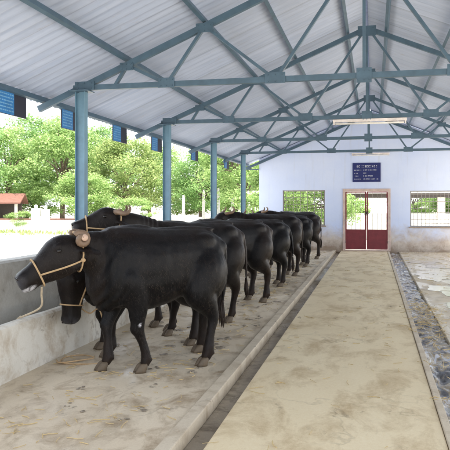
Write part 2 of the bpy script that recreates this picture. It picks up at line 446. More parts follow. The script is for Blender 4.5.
# ------------------------------------------------------------------ end wall
XW0, XW1 = -3.75, 3.62
DOOR = (-.92, .50, .0, 2.0); WINL = (-2.95, -1.55, .82, 1.99); WINR = (1.16, 2.58, .80, 1.96)
def end_wall():
    bm = bmesh.new()
    xs = sorted({XW0, XW1, X0, *DOOR[:2], *WINL[:2], *WINR[:2]})
    zs = sorted({-.13, 0.0, 2.0, .82, 1.99, .80, 1.96, 2.6})
    holes = (DOOR, WINL, WINR); vd = {}
    def vert(x, z):
        k = (round(x, 4), round(z, 4))
        if k not in vd: vd[k] = bm.verts.new((x, WALL_Y, z))
        return vd[k]
    for i in range(len(xs) - 1):
        xa, xb = xs[i], xs[i + 1]
        for j in range(len(zs) - 1):
            za, zb = zs[j], zs[j + 1]; cx = (xa + xb) / 2; cz = (za + zb) / 2
            if any(h[0] < cx < h[1] and h[2] < cz < h[3] for h in holes): continue
            bm.faces.new((vert(xa, za), vert(xb, za), vert(xb, zb), vert(xa, zb)))
        bm.faces.new((vert(xa, 2.6), vert(xb, 2.6), vert(xb, zr(xb) + .125), vert(xa, zr(xa) + .125)))
    ex = bmesh.ops.extrude_face_region(bm, geom=bm.faces[:])
    for v in ex['geom']:
        if isinstance(v, bmesh.types.BMVert): v.co.y += .23
    bmesh.ops.recalc_face_normals(bm, faces=bm.faces[:])
    me = bpy.data.meshes.new('end_wall'); bm.to_mesh(me); bm.free()
    return tag(link('end_wall', me, M['wall']), 'bluish white plastered end wall with brown splash stains along its foot', 'wall')
end_wall()

def window(x0, x1, z0, z1, label, m, step):
    r = empty('grille_window', ((x0 + x1) / 2, WALL_Y + .06, z0)); w = x1 - x0; h = z1 - z0
    f = MB(); f.box(-w / 2 + .002, w / 2 - .002, -.02, .02, h - .037, h - .002); f.box(-w / 2 + .002, w / 2 - .002, -.02, .02, .002, .037)
    f.box(-w / 2 + .002, -w / 2 + .036, -.0185, .0185, .0375, h - .0375); f.box(w / 2 - .036, w / 2 - .002, -.0185, .0185, .0375, h - .0375)
    f.build('frame', m, r)
    g = MB(); n = round(w / step)
    for k in range(1, n):
        x = -w / 2 + w * k / n; g.box(x - .0065, x + .0065, -.007, .007, .03, h - .03)
    n = round(h / step)
    for k in range(1, n):
        z = h * k / n; g.box(-w / 2 + .03, w / 2 - .03, -.0135, -.0072, z - .0065, z + .0065)
    g.build('grille', m, r)
    MB().box(-w / 2 - .04, w / 2 + .04, -.10, -.0605, -.035, .0).build('sill', M['wall'], r)
    return tag(r, label, 'window', 'grille windows in the end wall')
window(*WINL, 'barred window opening to the left of the maroon door, green leaves behind', M['grille'], .118)
window(*WINR, 'pale barred window opening to the right of the maroon door', M['gridwhite'], .118)

def door():
    x0, x1, z0, z1 = DOOR
    r = empty('double_door', ((x0 + x1) / 2, WALL_Y, 0)); w = x1 - x0
    f = MB(); f.box(-w / 2 - .05, -w / 2 + .03, -.03, .05, .005, z1 + .03); f.box(w / 2 - .03, w / 2 + .05, -.03, .05, .005, z1 + .03)
    f.box(-w / 2 + .0305, w / 2 - .0305, -.028, .048, z1 - .05, z1 + .03)
    f.box(-w / 2 + .0305, w / 2 - .0305, -.026, .046, .005, .045)
    f.build('door_frame', M['frame'], r, bevel=.004)
    for s in (-1, 1):
        a, b = (.006, w / 2 - .034); xa, xb = (a, b) if s > 0 else (-b, -a)
        lf = MB(); t = .042
        lf.box(xa, xa + t, -.012, .024, .052, z1 - .056); lf.box(xb - t, xb, -.012, .024, .052, z1 - .056)
        for zz in (.052, .66, z1 - .056 - t):
            lf.box(xa + t + .0005, xb - t - .0005, -.010, .022, zz, zz + t)
        leaf = lf.build('door_leaf', M['maroon'], r)
        MB().box(xa + t, xb - t, .002, .008, .094, .66).build('lower_panel', M['maroon'], leaf)
        bars = MB(); n = 4
        for k in range(1, n):
            x = xa + t + (xb - xa - 2 * t) * k / n; bars.box(x - .005, x + .005, .001, .011, .702, z1 - .098)
        bars.box(xa + t, xb - t, .0115, .018, 1.72, 1.735)
        bars.build('upper_bars', M['grille'], leaf)
        for zz in (.3, 1.0, 1.7):
            MB().tube([(s * (w / 2 - .032), -.034, zz - .04), (s * (w / 2 - .032), -.034, zz + .04)], .011).build('hinge', M['grille'], leaf)
    lk = MB(); lk.box(-.09, .09, -.034, -.018, 1.26, 1.285); lk.box(-.028, .028, -.055, -.0345, 1.19, 1.262)
    lk.tube([(-.1, -.03, 1.3), (-.06, -.05, 1.2), (.02, -.055, 1.16), (.09, -.04, 1.25)], .009)
    lk.build('bolt_lock', M['dark'], r)
    tag(r, 'double steel door with maroon lower panels, open bars above and pale frame', 'door')
door()

# blue notice board above the door: letters are too blurred to read, so short broken strokes stand in their rows
def letter_rows(rows, y, mbk, seed):
    rr = random.Random(seed)
    for (xa, xb, z, h, cw) in rows:
        x = xa
        while x < xb - cw * .4:
            w = cw * rr.uniform(.55, .95)
            kind = rr.random()
            t = h * .2
            if kind < .75: mbk.box(x, x + w * .28, y, y + .0012, z, z + h)
            if kind > .2: mbk.box(x + w * .285, x + w, y, y + .0012, z + h - t, z + h)
            if kind < .55: mbk.box(x + w * .285, x + w * .9, y, y + .0012, z + h * .4, z + h * .4 + t)
            if kind > .35: mbk.box(x + w * .285, x + w, y, y + .0012, z, z + t)
            x += cw * (1.75 if rr.random() < .12 else 1.08)
sx, sz = -.205, 2.25
sg = empty('notice_board', (sx, WALL_Y - .035, sz))
MB().box(-.445, .445, 0, .033, 0, .62).build('panel', M['navy'], sg, bevel=.004)
tx = MB()
letter_rows([(-.31, .33, .475, .062, .052), (-.39, -.17, .37, .03, .03), (-.10, .36, .37, .034, .03), (-.39, -.28, .27, .028, .03), (-.10, .0, .275, .028, .03),
             (-.37, -.26, .175, .03, .03), (-.10, .2, .18, .03, .03), (-.39, -.18, .08, .026, .03), (-.10, .36, .078, .034, .03)], -.0035, tx, 3)
tx.build('lettering', M['ink'], sg)
tag(sg, 'navy blue notice board with rows of white lettering above the door', 'sign')

# boards hanging under the eave
EX = X0 - EAVE
def make_board():
    r = empty('eave_board', (EX, 0, 2.83))
    MB().box(.005, .02, -.29, .31, -.275, 0).build('backing_board', M['dnavy'], r)
    pn = MB().box(.0205, .026, -.285, .03, -.27, -.005).build('printed_panel', M['bblue'], r)
    t = MB(); rr = random.Random(4)
    for k in range(6):
        z = -.05 - .038 * k; y = -.265
        while y < 0.0:
            w = rr.uniform(.02, .06); t.box(.0265, .0275, y, min(y + w, .015), z, z + .014); y += w + .012
    t.build('print_rows', M['pinkink'], pn)
    for y in (-.2, .22): MB().box(.008, .016, y - .006, y + .006, .0005, .04).build('hanger', M['steel'], r)
    return r
b0 = make_board()
bl = ['blue and navy board under the eave at the far left edge of the picture', 'blue board hanging under the eave just left of the thick near post',
      'blue and navy board under the eave just right of the thick near post', 'small board under the eave touching the second post from the left',
      'dark board under the eave between the second and third posts', 'smallest board under the eave beside the third post']
for k, y in enumerate([6.78, 8.3, 10.07, 11.95, 14.7, 18.1]):
    b = b0 if k == 0 else copy_tree(b0)
    b.location = (EX, y, 2.83); tag(b, bl[k], 'board', 'boards hanging under the eave')

# tube lights
def tube_light(x, y, z, label):
    r = empty('tube_light', (x, y, z))
    MB().box(-.6, .6, -.03, .03, .0, .045).build('batten', M['tube'], r, bevel=.005)
    MB().tube([(-.56, -.005, -.028), (.56, -.005, -.028)], .016, 10).build('lamp_tube', M['white'], r, True)
    for s in (-1, 1): MB().box(s * .58 - .012, s * .58 + .012, -.02, .02, -.048, -.0005).build('lamp_holder', M['tube'], r)
    return tag(r, label, 'light', 'fluorescent tube lights')
tube_light(-.06, TRUSS_Y[3] - .02, ZT - .087, 'white fluorescent tube under the tie beam of a truss, unlit')
tube_light(-.08, WALL_Y - .032, 3.15, 'faint tube light on the end wall above the notice board')

# ------------------------------------------------------------------ buffaloes
def ell(c, r, u, w, hu, hd, seg=20, e=2.25):
    out = []
    for j in range(seg):
        a = 2 * math.pi * j / seg; cs, sn = math.cos(a), math.sin(a)
        x = math.copysign(abs(cs) ** (2 / e), cs) * w; y = math.copysign(abs(sn) ** (2 / e), sn)
        out.append(c + r * x + u * (y * (hu if sn > 0 else hd)))
    return out
HEAD = [(-.14, .05, .06, .06), (-.06, .09, .125, .11), (.04, .112, .165, .130), (.14, .120, .188, .136), (.26, .122, .196, .138), (.38, .113, .182, .136), (.50, .098, .155, .130),
        (.62, .084, .122, .120), (.74, .076, .096, .110), (.84, .076, .080, .102), (.92, .080, .072, .094), (.98, .074, .062, .080), (1.03, .054, .042, .056)]
def buffalo(loc, h, hb, mz, label, feet=None, horn='sweep', halter=False, bl=1.0, hs=1.0, ear_drop=0, pale=None, belly=0.0, tailsw=0.0, seed=0, fine=.0145, zs=1.0, br=1.0, hairs=9000, hk_=None):
    """loc: ground point under the body; h: heading; hb/mz: back of head and muzzle end, both world points (or local if given as 'L' tuples)."""
    rr = random.Random(seed)
    ang = math.atan2(h[1], h[0]); root = empty('buffalo', (loc[0], loc[1], 0), ang); root.scale = (1, 1, zs)
    W = Matrix.Translation((loc[0], loc[1], 0)) @ Matrix.Rotation(ang, 4, 'Z') @ Matrix.Diagonal((1, 1, zs, 1)); WI = W.inverted()
    hb = V(hb[1:]) if hb[0] == 'L' else WI @ V(hb)
    mz = V(mz[1:]) if mz[0] == 'L' else WI @ V(mz)
    X, Y, Z = V((1, 0, 0)), V((0, 1, 0)), V((0, 0, 1)); body = MB()
    T = [(-.735, 1.06, .07, .09, .13), (-.70, 1.03, .15, .16, .22), (-.62, 1.00, .225, .235, .30), (-.50, .98, .250, .295, .31), (-.34, .955, .270, .325, .30),
         (-.12, .93, .305, .355, .345 + belly), (.10, .915, .335, .375, .38 + belly), (.30, .925, .315, .385, .375), (.45, .94, .27, .375, .375), (.57, .955, .215, .32, .37), (.66, .96, .15, .24, .33), (.71, .95, .08, .13, .22)]
    body.ring_loft([ell(V((x * bl, 0, z)), -Y, Z, w, hu, hd) for x, z, w, hu, hd in T])
    # neck
    f = (mz - hb); hl = f.length / 1.03; f.normalize()
    side = f.cross(Z)
    side.normalize(); up = side.cross(f)
    P0 = V((.36 * bl, 0, .99)); P3 = hb + f * (.04 * hl)
    mid1 = P0 + V((.26, 0, (P3.z - P0.z) * .25 + .01)); mid2 = P3 - f * .12 + V((-.04, 0, .01))
    nk = []
    for k in range(9):
        t = k / 8; q = (1 - t)
        c = P0 * q ** 3 + mid1 * (3 * q * q * t) + mid2 * (3 * q * t * t) + P3 * t ** 3
        d = (3 * q * q * (mid1 - P0) + 6 * q * t * (mid2 - mid1) + 3 * t * t * (P3 - mid2)).normalized()
        s = d.cross(Z).normalized(); u = s.cross(d)
        nk.append(ell(c, s, u, .185 * q + .09 * t, .30 * q + .115 * t, .33 * q + .14 * t - .04 * math.sin(math.pi * t)))
    body.ring_loft(nk)
    # head
    body.ring_loft([ell(hb + f * (s * hl), side, up, w * hs, hu * hs, hd * hs, 20, 2.4) for s, w, hu, hd in HEAD])
    def hp(s, ang_, off=0.0):
        s = max(HEAD[0][0], min(HEAD[-1][0], s))
        for a, b in zip(HEAD, HEAD[1:]):
            if a[0] <= s <= b[0]:
                k = (s - a[0]) / (b[0] - a[0]); w, hu, hd = (a[i] + (b[i] - a[i]) * k for i in (1, 2, 3)); break
        cs, sn = math.cos(ang_), math.sin(ang_)
        x = math.copysign(abs(cs) ** (2 / 2.4), cs) * (w * hs + off); y = math.copysign(abs(sn) ** (2 / 2.4), sn) * ((hu if sn > 0 else hd) * hs + off)
        return hb + f * (s * hl) + side * x + up * y
    H = lambda a, b, c: hb + f * a + side * b + up * c      # head space: forward, right, up
    M3 = Matrix((f, side, up)).transposed()
    for s in (-1, 1):
        body.ball(H(.27 * hl, s * .098 * hs, .115 * hs), (.055, .028, .034), M3=M3)              # brow
        body.ball(H(.17 * hl, s * .085 * hs, -.06 * hs), (.10, .038, .075), M3=M3)           # cheek
        body.ball(H(.95 * hl, s * .048 * hs, .032 * hs), (.04, .032, .034), M3=M3)              # nostril wing
        # ear
        e0 = H(.02, s * .085, .03); e1 = H(-.05, s * .16, -.005 - ear_drop); e2 = H(-.09, s * .225, -.045 - ear_drop * 1.6); e3 = H(-.11, s * .262, -.08 - ear_drop * 2)
        d = (e2 - e0).normalized(); fl = up.cross(d).normalized() if abs(up.dot(d)) < .9 else f; fl2 = d.cross(fl)
        body.ring_loft([ell(e0, fl, fl2, .03, .022, .022, 12, 2), ell(e1, fl, fl2, .066, .018, .02, 12, 2), ell(e2, fl, fl2, .062, .014, .018, 12, 2), ell(e3, fl, fl2, .02, .01, .011, 12, 2)])
    # lower jaw / lip
    body.ball(H(.88 * hl, 0, -.088 * hs), (.085, .058, .03), M3=M3)
    # anatomy lumps
    for s in (-1, 1):
        body.ball((-.46 * bl, s * .158, 1.150), (.13, .085, .09))          # hook bone
        body.ball((-.66 * bl, s * .10, 1.09), (.09, .07, .08))           # pin bone
        body.ball((.40 * bl, s * .195, .90), (.17, .095, .30))            # shoulder
        body.ball((-.50 * bl, s * .155, .86), (.21, .13, .30))            # thigh
    body.ball((.28 * bl, 0, 1.262), (.26, .085, .055))                    # withers
    body.ball((-.30 * bl, 0, 1.265), (.36, .07, .035))                    # spine
    body.ball((.52 * bl, 0, .66), (.13, .09, .13))                        # brisket
    # legs
    lf = {}
    if feet:
        for k, p in feet.items(): lf[k] = WI @ V((p[0], p[1], 0))
    def foot(k, x, y):
        if k in lf: return lf[k]
        return V((x + rr.uniform(-.07, .07), y + rr.uniform(-.02, .02), 0))
    hoofs = []
    for side_, sy in (('l', 1), ('r', -1)):
        F = foot('f' + side_, .40 * bl, sy * .165); base = V((.40 * bl, sy * .165, 0)); D = F - base
        sh = V((.36 * bl, sy * .165, .86)) + D * .05; el = V((.34 * bl, sy * .185, .66)) + D * .28
        kn = V((.415 * bl, sy * .172, .405)) + D * .66; cn = V((.40 * bl, sy * .168, .26)) + D * .83
        fe = V((.395 * bl, sy * .165, .125)) + D * .97; pa = V((.425 * bl, sy * .165, .055)) + D
        body.tube(spline([sh + V((.02, -sy * .05, .17)), sh, el, kn, cn, fe, pa], 4), spl([.07, .16, .112, .062, .041, .050, .046], 4), 14)
        body.ball(kn + V((.012, 0, -.005)), (.064, .062, .078))
        if pale is not None and sy > 0: pale = tuple(W @ (kn + V((.0, .060, .03))))
        for q in (-1, 1): body.ball(fe + V((-.046, q * .024, -.02)), (.018, .015, .024))
        hoofs.append((pa, 1))
        F = foot('h' + side_, -.55 * bl, sy * .18); base = V((-.55 * bl, sy * .18, 0)); D = F - base
        hp_ = V((-.48 * bl, sy * .155, .92)) + D * .04; stf = V((-.40 * bl, sy * .19, .69)) + D * .22
        gk = V((-.515 * bl, sy * .185, .56)) + D * .45
        hk = V((-.60 * bl, sy * .18, .44)) + D * .62; cn = V((-.585 * bl, sy * .18, .27)) + D * .82
        fe = V((-.575 * bl, sy * .18, .13)) + D * .97; pa = V((-.545 * bl, sy * .18, .055)) + D
        body.tube(spline([hp_ + V((0, -sy * .05, .22)), hp_, stf, gk, hk, cn, fe, pa], 4), spl([.06, .20, .165, .112, .062, .044, .052, .046], 4), 14)
        body.ball(hk + V((-.025, 0, .03)), (.04, .036, .055))
        for q in (-1, 1): body.ball(fe + V((-.046, q * .024, -.02)), (.018, .015, .024))
        hoofs.append((pa, -1))
    # tail
    tp = [V((-.70 * bl, 0, 1.16)), V((-.775 * bl, tailsw * .15, 1.08)), V((-.80 * bl, tailsw * .4, .88)), V((-.80 * bl, tailsw * .8, .66)), V((-.785 * bl, tailsw, .52))]
    ts = spline(tp, 6); body.tube(ts, [.042 - .024 * k / (len(ts) - 1) for k in range(len(ts))], 8)
    # voxel skin
    tmp = link('tmp', body.mesh('tmp'))
    m = tmp.modifiers.new('r', 'REMESH'); m.mode = 'VOXEL'; m.voxel_size = fine; m.use_smooth_shade = True
    m2 = tmp.modifiers.new('s', 'SMOOTH'); m2.factor = .5; m2.iterations = 18
    dg = bpy.context.evaluated_depsgraph_get(); dg.update()
    me = bpy.data.meshes.new_from_object(tmp.evaluated_get(dg)); me.name = 'buffalo_body'
    old = tmp.data; bpy.data.objects.remove(tmp); bpy.data.meshes.remove(old)
    me.polygons.foreach_set('use_smooth', [True] * len(me.polygons))
    # flesh out the surface and colour by place on the body
    mzp = hb + f * hl; nv = len(me.vertices)
    cs_ = [0.0] * (3 * nv); ns_ = [0.0] * (3 * nv); me.vertices.foreach_get('co', cs_); me.vertices.foreach_get('normal', ns_)
    bv = [0.0] * nv; wv = [0.0] * nv; pv_ = [0.0] * nv
    for i in range(nv):
        co = V(cs_[3 * i:3 * i + 3]); no = V(ns_[3 * i:3 * i + 3])
        fold = max(0, 1 - abs(co.x - .56) / .3); nrm = fold * .011 * math.sin(co.x * 70 + co.z * 34 + 5 * mnoise.noise(co * 2.2)) * (.4 + mnoise.noise(co * 4)) + mnoise.noise(co * 3.1 + V((seed, 0, 0))) * .008 + mnoise.noise(co * 8 + V((0, seed, 0))) * .004 + mnoise.noise(co * 21) * .0012
        rib = .0035 * math.sin(co.x * 52) * max(0, 1 - abs(co.x - .02) / .32) * max(0, 1 - abs(co.z - .93) / .28)
        co2 = co + no * (nrm + rib * 1.5); cs_[3 * i:3 * i + 3] = co2
        d = (co - mzp).length
        wv[i] = max(0, min(1, (.105 - d) / .05)) * (.9 if (co - mzp).dot(up) < .03 else .35)
        a = max(0, min(1, (co.z - 1.15) / .2)) * .8 if co.x < .55 else .35
        bv[i] = min(1.3, br * max(a, .8 * max(0, min(1, (.45 - co.z) / .3)), .8 * max(0, min(1, (-.35 - co.x) / .35)) if br > 1 else 0))
        if pale is not None:
            lip = H(.93 * hl, 0, -.085 * hs)
            pv_[i] = max(max(0, min(1, (.019 - (W @ co - V(pale)).length) / .008)), .75 * max(0, min(1, (1 - ((co - lip).dot(f) / .075) ** 2 - ((co - lip).dot(up) / .028) ** 2) * 1.6)) * (1 if mnoise.noise(co * 40) > -.25 else .2))  # white leg mark, plus the lower lip's wet shine painted as a pale patch
    me.vertices.foreach_set('co', cs_); me.update()
    for nm, vals in (('brown', bv), ('wet', wv), ('pale', pv_)):
        me.attributes.new(nm, 'FLOAT', 'POINT').data.foreach_set('value', vals)
    bo = link('body', me, M['coat'], root)
    # short coat hair lying over the hide
    hm = MB(); pc = me.polygons; npoly = len(pc)
    for k in range(hairs):
        pg = pc[rr.randrange(npoly)]; c = pg.center; no = pg.normal
        if c.z < .12 or (c - mzp).length < .13: continue
        d = V((-.55, 0, -1.0)) + V((rr.gauss(0, .35), rr.gauss(0, .35), rr.gauss(0, .35)))
        d = d - no * d.dot(no)
        if d.length < .05: continue
        d.normalize(); l_ = rr.uniform(.012, .034) * (1.5 if c.z > 1.2 else 1); w_ = d.cross(no) * rr.uniform(.0007, .0014)
        b0 = c + V((rr.uniform(-.006, .006), rr.uniform(-.006, .006), rr.uniform(-.006, .006)))
        i = len(hm.v); hm.v += [tuple(b0 - w_ - no * .002), tuple(b0 + w_ - no * .002), tuple(b0 + d * l_ + no * rr.uniform(.001, .007))]; hm.f.append((i, i + 1, i + 2))
    hm.build('coat_hair', M['coathair'], root)
    # children
    for pa, fr in hoofs:
        hm = MB()
        for s in (-1, 1):
            c = pa + V((.022, s * .027, 0)); g = []
            for z, sx_, sy_, dx in ((.001 - pa.z, .062, .029, .012), (.02 - pa.z, .058, .028, .008), (.046 - pa.z, .053, .030, -.004), (.066 - pa.z, .045, .027, -.012), (.08 - pa.z, .03, .018, -.018)):
                g.append([V((c.x + dx + math.cos(t) * sx_ * (1.0 if math.cos(t) > 0 else .75), c.y + math.sin(t) * sy_, pa.z + z)) for t in [2 * math.pi * q / 12 for q in range(12)]])
            hm.ring_loft(g)
        hm.build('hoof', M['hoof'], root, True)
    for s in (-1, 1):
        MB().ball(H(.30 * hl, s * .121 * hs, .088 * hs), (.020, .013, .015), M3=M3).build('eye', M['eye'], root, True)
        MB().ball(H(1.0 * hl, s * .050 * hs, .028 * hs), (.016, .014, .016), M3=M3).build('nostril', M['eye'], root, True)
        if horn == 'coil':
            pts = []; rad = []
            for k in range(34):
                t = k / 33; a = R(60) + t * R(450); r_ = .056 - .034 * t
                pts.append(H(-.045 + math.cos(a) * r_, s * (.095 + .075 * t), .095 + math.sin(a) * r_)); rad.append((.036 - .012 * t) * (1 + .05 * math.sin(k * 2.6)))
            hn = MB().tube(pts, rad, 10).build('horn', M['horn'], root, True)
            MB().ball(pts[-1] + side * s * .008, (.03, .014, .03), M3=M3).build('horn_tip', M['hornpale'], hn, True)
        else:
            k_ = hk_ or rr.uniform(.85, 1.1)
            pts = spline([H(.03, s * .06, .12), H(-.01, s * .115, .125), H(-.07 * k_, s * .155, .105), H(-.13 * k_, s * .158, .115), H(-.165 * k_, s * .135, .155), H(-.155 * k_, s * .105, .19)], 5)
            n_ = len(pts)
            hn = MB().tube(pts, [(1 + .05 * math.sin(q * 2.4)) * (.036 - .027 * (q / (n_ - 1)) ** 1.2) for q in range(n_)], 10).build('horn', M['horn'], root, True)
    sw = MB(); e = ts[-1]
    for k in range(46):
        a = rr.uniform(0, 6.28); r_ = rr.uniform(.004, .022); l_ = rr.uniform(.14, .26)
        p = e + V((math.cos(a) * .008, math.sin(a) * .008, .03)); q = e + V((math.cos(a) * r_ * 1.5, math.sin(a) * r_ * 1.5 + tailsw * .1, -l_ * .6)); q2 = e + V((math.cos(a) * r_, math.sin(a) * r_ + tailsw * .2, -l_))
        sw.tube([p, q, q2], [.006, .005, .0015], 4)
    sw.build('tail_tuft', M['hair'], root, True)
    if halter:
        rp_ = MB(); tw = .0085
        ring = [hp(.70, 2 * math.pi * k / 24, .007) for k in range(25)]; rp_.tube(ring, tw, 6)
        for s in (0, math.pi):
            sg_ = -1 if s else 1
            a0 = -.1 if not s else math.pi + .1
            cheek = [hp(.70 - .66 * k / 10, a0 - sg_ * .28 * k / 10, .010 + .004 * k / 10) for k in range(11)]; rp_.tube(cheek, tw, 6)
        th = [hp(.04 + .10 * math.sin(math.pi * k / 16), -.38 - k * (math.pi - .76) / 16, .013) for k in range(17)]; rp_.tube(th, tw, 6)
        th = [hp(.04 - .10 * min(1, 2.2 * math.sin(math.pi * k / 16)), -.38 + k * (math.pi + .76) / 16, .014 + .02 * math.sin(math.pi * k / 16)) for k in range(17)]; rp_.tube(th, tw, 6)
        for a in (-.38, math.pi + .38): rp_.ball(hp(.04, a, .016), (.022, .018, .02))
        rp_.build('rope_halter', M['rope'], root, True)
    tag(root, label, 'buffalo', 'black buffaloes standing in the row')
    root['hook'] = tuple(W @ hp(.74, -math.pi / 2, .01))
    return root
def spl(vals, n):
    out = []
    for i in range(len(vals) - 1):
        p0 = vals[max(i - 1, 0)]; p1 = vals[i]; p2 = vals[i + 1]; p3 = vals[min(i + 2, len(vals) - 1)]
        for k in range(n):
            t = k / n; out.append(.5 * (2 * p1 + (p2 - p0) * t + (2 * p0 - 5 * p1 + 4 * p2 - p3) * t * t + (3 * p1 - p0 - 3 * p2 + p3) * t ** 3))
    out.append(vals[-1]); return out

G = {}
G['a'] = buffalo((-1.985, 5.71), (-.75, -.66), (-2.50, 5.15, 1.10), (-2.905, 4.83, .85), 'nearest black buffalo, head up facing left, coiled brown horn and rope halter',
        feet={'fl': (-1.99, 5.46), 'fr': (-2.36, 5.44), 'hl': (-1.53, 5.80), 'hr': (-1.72, 6.32)}, horn='coil', halter=True, bl=.93, hs=1.08, pale=(-1.945, 5.36, .43), seed=1, hairs=26000, fine=.0125, tailsw=-.05)
G['b'] = buffalo((-2.39, 6.41), (-.62, -.78), (-2.80, 5.72, .93), (-2.83, 5.62, .36), 'black buffalo with its head hanging down beside the trough, mostly hidden by the nearest one',
        feet={'hl': (-1.89, 6.62), 'hr': (-2.28, 7.05)}, halter=True, seed=2, ear_drop=.03, zs=.90)
G['c'] = buffalo((-2.21, 7.69), (-.68, -.73), (-2.80, 6.75, 1.295), (-3.245, 6.50, 1.255), 'black buffalo with raised head and pale curved horn seen above the nearest buffalo',
        feet={'hl': (-1.78, 8.0), 'hr': (-2.0, 8.2)}, halter=True, seed=3, tailsw=.08, br=1.2, hk_=.8)
G['d'] = buffalo((-2.17, 9.5), (-.75, -.66), ('L', 1.0, .05, .92), ('L', 1.22, .1, .44), 'black buffalo third along the row by rump, head lowered into the trough', seed=4, tailsw=-.16, br=1.5, zs=.985, bl=1.03)
G['e'] = buffalo((-2.15, 11.6), (-.82, -.57), ('L', .98, -.05, .95), ('L', 1.2, -.08, .47), 'black buffalo in the middle of the row, head down, fourth rump from the camera', seed=5, tailsw=.12, zs=.955, bl=.96, fine=.018)
G['f'] = buffalo((-2.13, 13.35), (-.80, -.60), ('L', .98, .0, 1.20), ('L', 1.44, .1, .95), 'black buffalo with horned head showing over the backs beside the third post', seed=6, zs=1.015, br=1.3, fine=.018)
G['g'] = buffalo((-2.13, 15.5), (-.83, -.56), ('L', .98, .05, 1.20), ('L', 1.42, .2, .96), 'black buffalo second from the far end of the row, horned head raised', seed=7, tailsw=-.14, zs=.965, bl=1.04, fine=.018)
G['h'] = buffalo((-2.10, 17.8), (-.80, -.60), ('L', .98, -.02, 1.19), ('L', 1.43, -.1, .95), 'farthest black buffalo of the row, standing nearest the end wall', seed=8, tailsw=.06, zs=1.01, br=1.4, fine=.018)

# tether ropes
def rope(pts, label, r=.0085, m='rope', seed=0):
    p = spline(pts, 8); o = MB().tube(p, r, 6).build('tether_rope', M[m], None, True)
    return tag(o, label, 'rope', 'tether ropes')
ha = V(G['a']['hook']); hbk = V(G['b']['hook'])
rope([ha, ha + V((-.03, .05, -.07)), ha + V((-.09, .14, -.2)), (-3.06, ha.y + .22, .50), (-3.10, ha.y + .25, .492), (-3.155, ha.y + .27, .42), (-3.16, ha.y + .28, .16)], 'tan rope hanging from the nearest buffalo halter to the trough edge', .009, 'ropew')
MB_k = MB(); 
rope([hbk, hbk + V((.09, .03, -.06)), hbk + V((.22, -.02, -.02)), (-2.5, 5.75, .16), (-2.5, 5.66, .012), (-2.72, 5.52, .012), (-2.88, 5.55, .012), (-2.93, 5.75, .012), (-2.8, 5.86, .014), (-2.62, 5.72, .03), (-2.72, 5.55, .034), (-2.86, 5.5, .022), (-2.96, 5.62, .012)],
     'loose pale rope coiled on the stall floor below the lowered head', .007, 'rope')
for k in ('a', 'b', 'c', 'd', 'e', 'f', 'g', 'h'):
    del G[k]['hook']

# ------------------------------------------------------------------ litter and wet
def litter(name, n, area, seed, label=None, lens=(.04, .16), z=.006):
    rr = random.Random(seed); mb = MB()
    for k in range(n):
        x, y, z0 = area(rr); a = rr.uniform(0, math.pi); l_ = rr.uniform(*lens) * (1 if rr.random() < .85 else 1.8); c = rr.uniform(-.4, .4)
        p = []
        for q in range(4):
            t = q / 3 - .5; aa = a + c * t
            p.append(V((x + math.cos(aa) * l_ * t, y + math.sin(aa) * l_ * t, z0 + z * rr.uniform(.4, 1.3))))
        mb.tube(p, rr.uniform(.0015, .0035), 4)
    return tag(mb.build(name, M['straw']), kind='stuff')
def a1(r):
    return (r.triangular(-3.0, -1.32, -1.7), r.uniform(3.5, 20.5), .002)
def a2(r): return (r.uniform(-1.0, .5), r.uniform(3.5, 21), .006)
def a3(r):
    y = r.choice([r.gauss(9.2, .7), r.gauss(9.2, .5), r.gauss(7.2, .9), r.uniform(4, 20)])
    return (r.gauss(.67, .11), max(3.6, min(21, y)), -.02 if r.random() < .6 else .01)
def a4(r): return (r.uniform(.83, 3.2), r.uniform(4, 21), .0)
litter('straw_litter', 900, a1, 1, lens=(.03, .12)); litter('straw_litter', 170, a2, 2, lens=(.03, .13)); litter('straw_litter', 170, a3, 3, lens=(.08, .24), z=.045); litter('straw_litter', 420, a4, 4)
# dung clods on the stall floor
def clods(n, seed):
    rr = random.Random(seed); mb = MB()
    for k in range(n):
        x = rr.triangular(-2.9, -1.35, -1.6); y = rr.uniform(4.2, 19); r_ = rr.uniform(.012, .05)
        for q in range(rr.randint(1, 4)):
            mb.ball((x + rr.uniform(-.04, .04), y + rr.uniform(-.05, .05), .004), (r_ * rr.uniform(.6, 1.2), r_ * rr.uniform(.6, 1.2), r_ * rr.uniform(.15, .3)), 8, 5)
    return tag(mb.build('dung_litter', M['drain'], None, True), kind='stuff')
clods(130, 6)
# slurry in the right drain
def strip(name, x0, x1, y0, y1, zf, mat, nx, ny, kind):
    mb = MB()
    for j in range(ny + 1):
        for i in range(nx + 1):
            x = x0 + (x1 - x0) * i / nx; y = y0 + (y1 - y0) * j / ny; mb.v.append((x, y, zf(x, y)))
    for j in range(ny):
        for i in range(nx):
            a = j * (nx + 1) + i; mb.f.append((a, a + 1, a + nx + 2, a + nx + 1))
    return tag(mb.build(name, mat, None, True), kind=kind)
def zs_(x, y):
    lump = math.exp(-((y - 9.1) / 1.3) ** 2) * .05 + math.exp(-((y - 6.6) / 1.0) ** 2) * .035
    return -.066 + lump + .036 * mnoise.noise(V((x * 6, y * 2.0, 1))) + .018 * mnoise.noise(V((x * 14 + y * 3, y * 6, 5))) + .004 * mnoise.noise(V((x * 40, y * 30, 5)))
strip('slurry', .515, .81, 2.5, 21.3, zs_, M['slurry'], 16, 700, 'stuff')
strip('slurry', -1.19, -1.02, 2.5, 21.3, lambda x, y: -.079 + .008 * mnoise.noise(V((x * 8, y * 1.4, 8))), M['drain'], 6, 300, 'stuff')
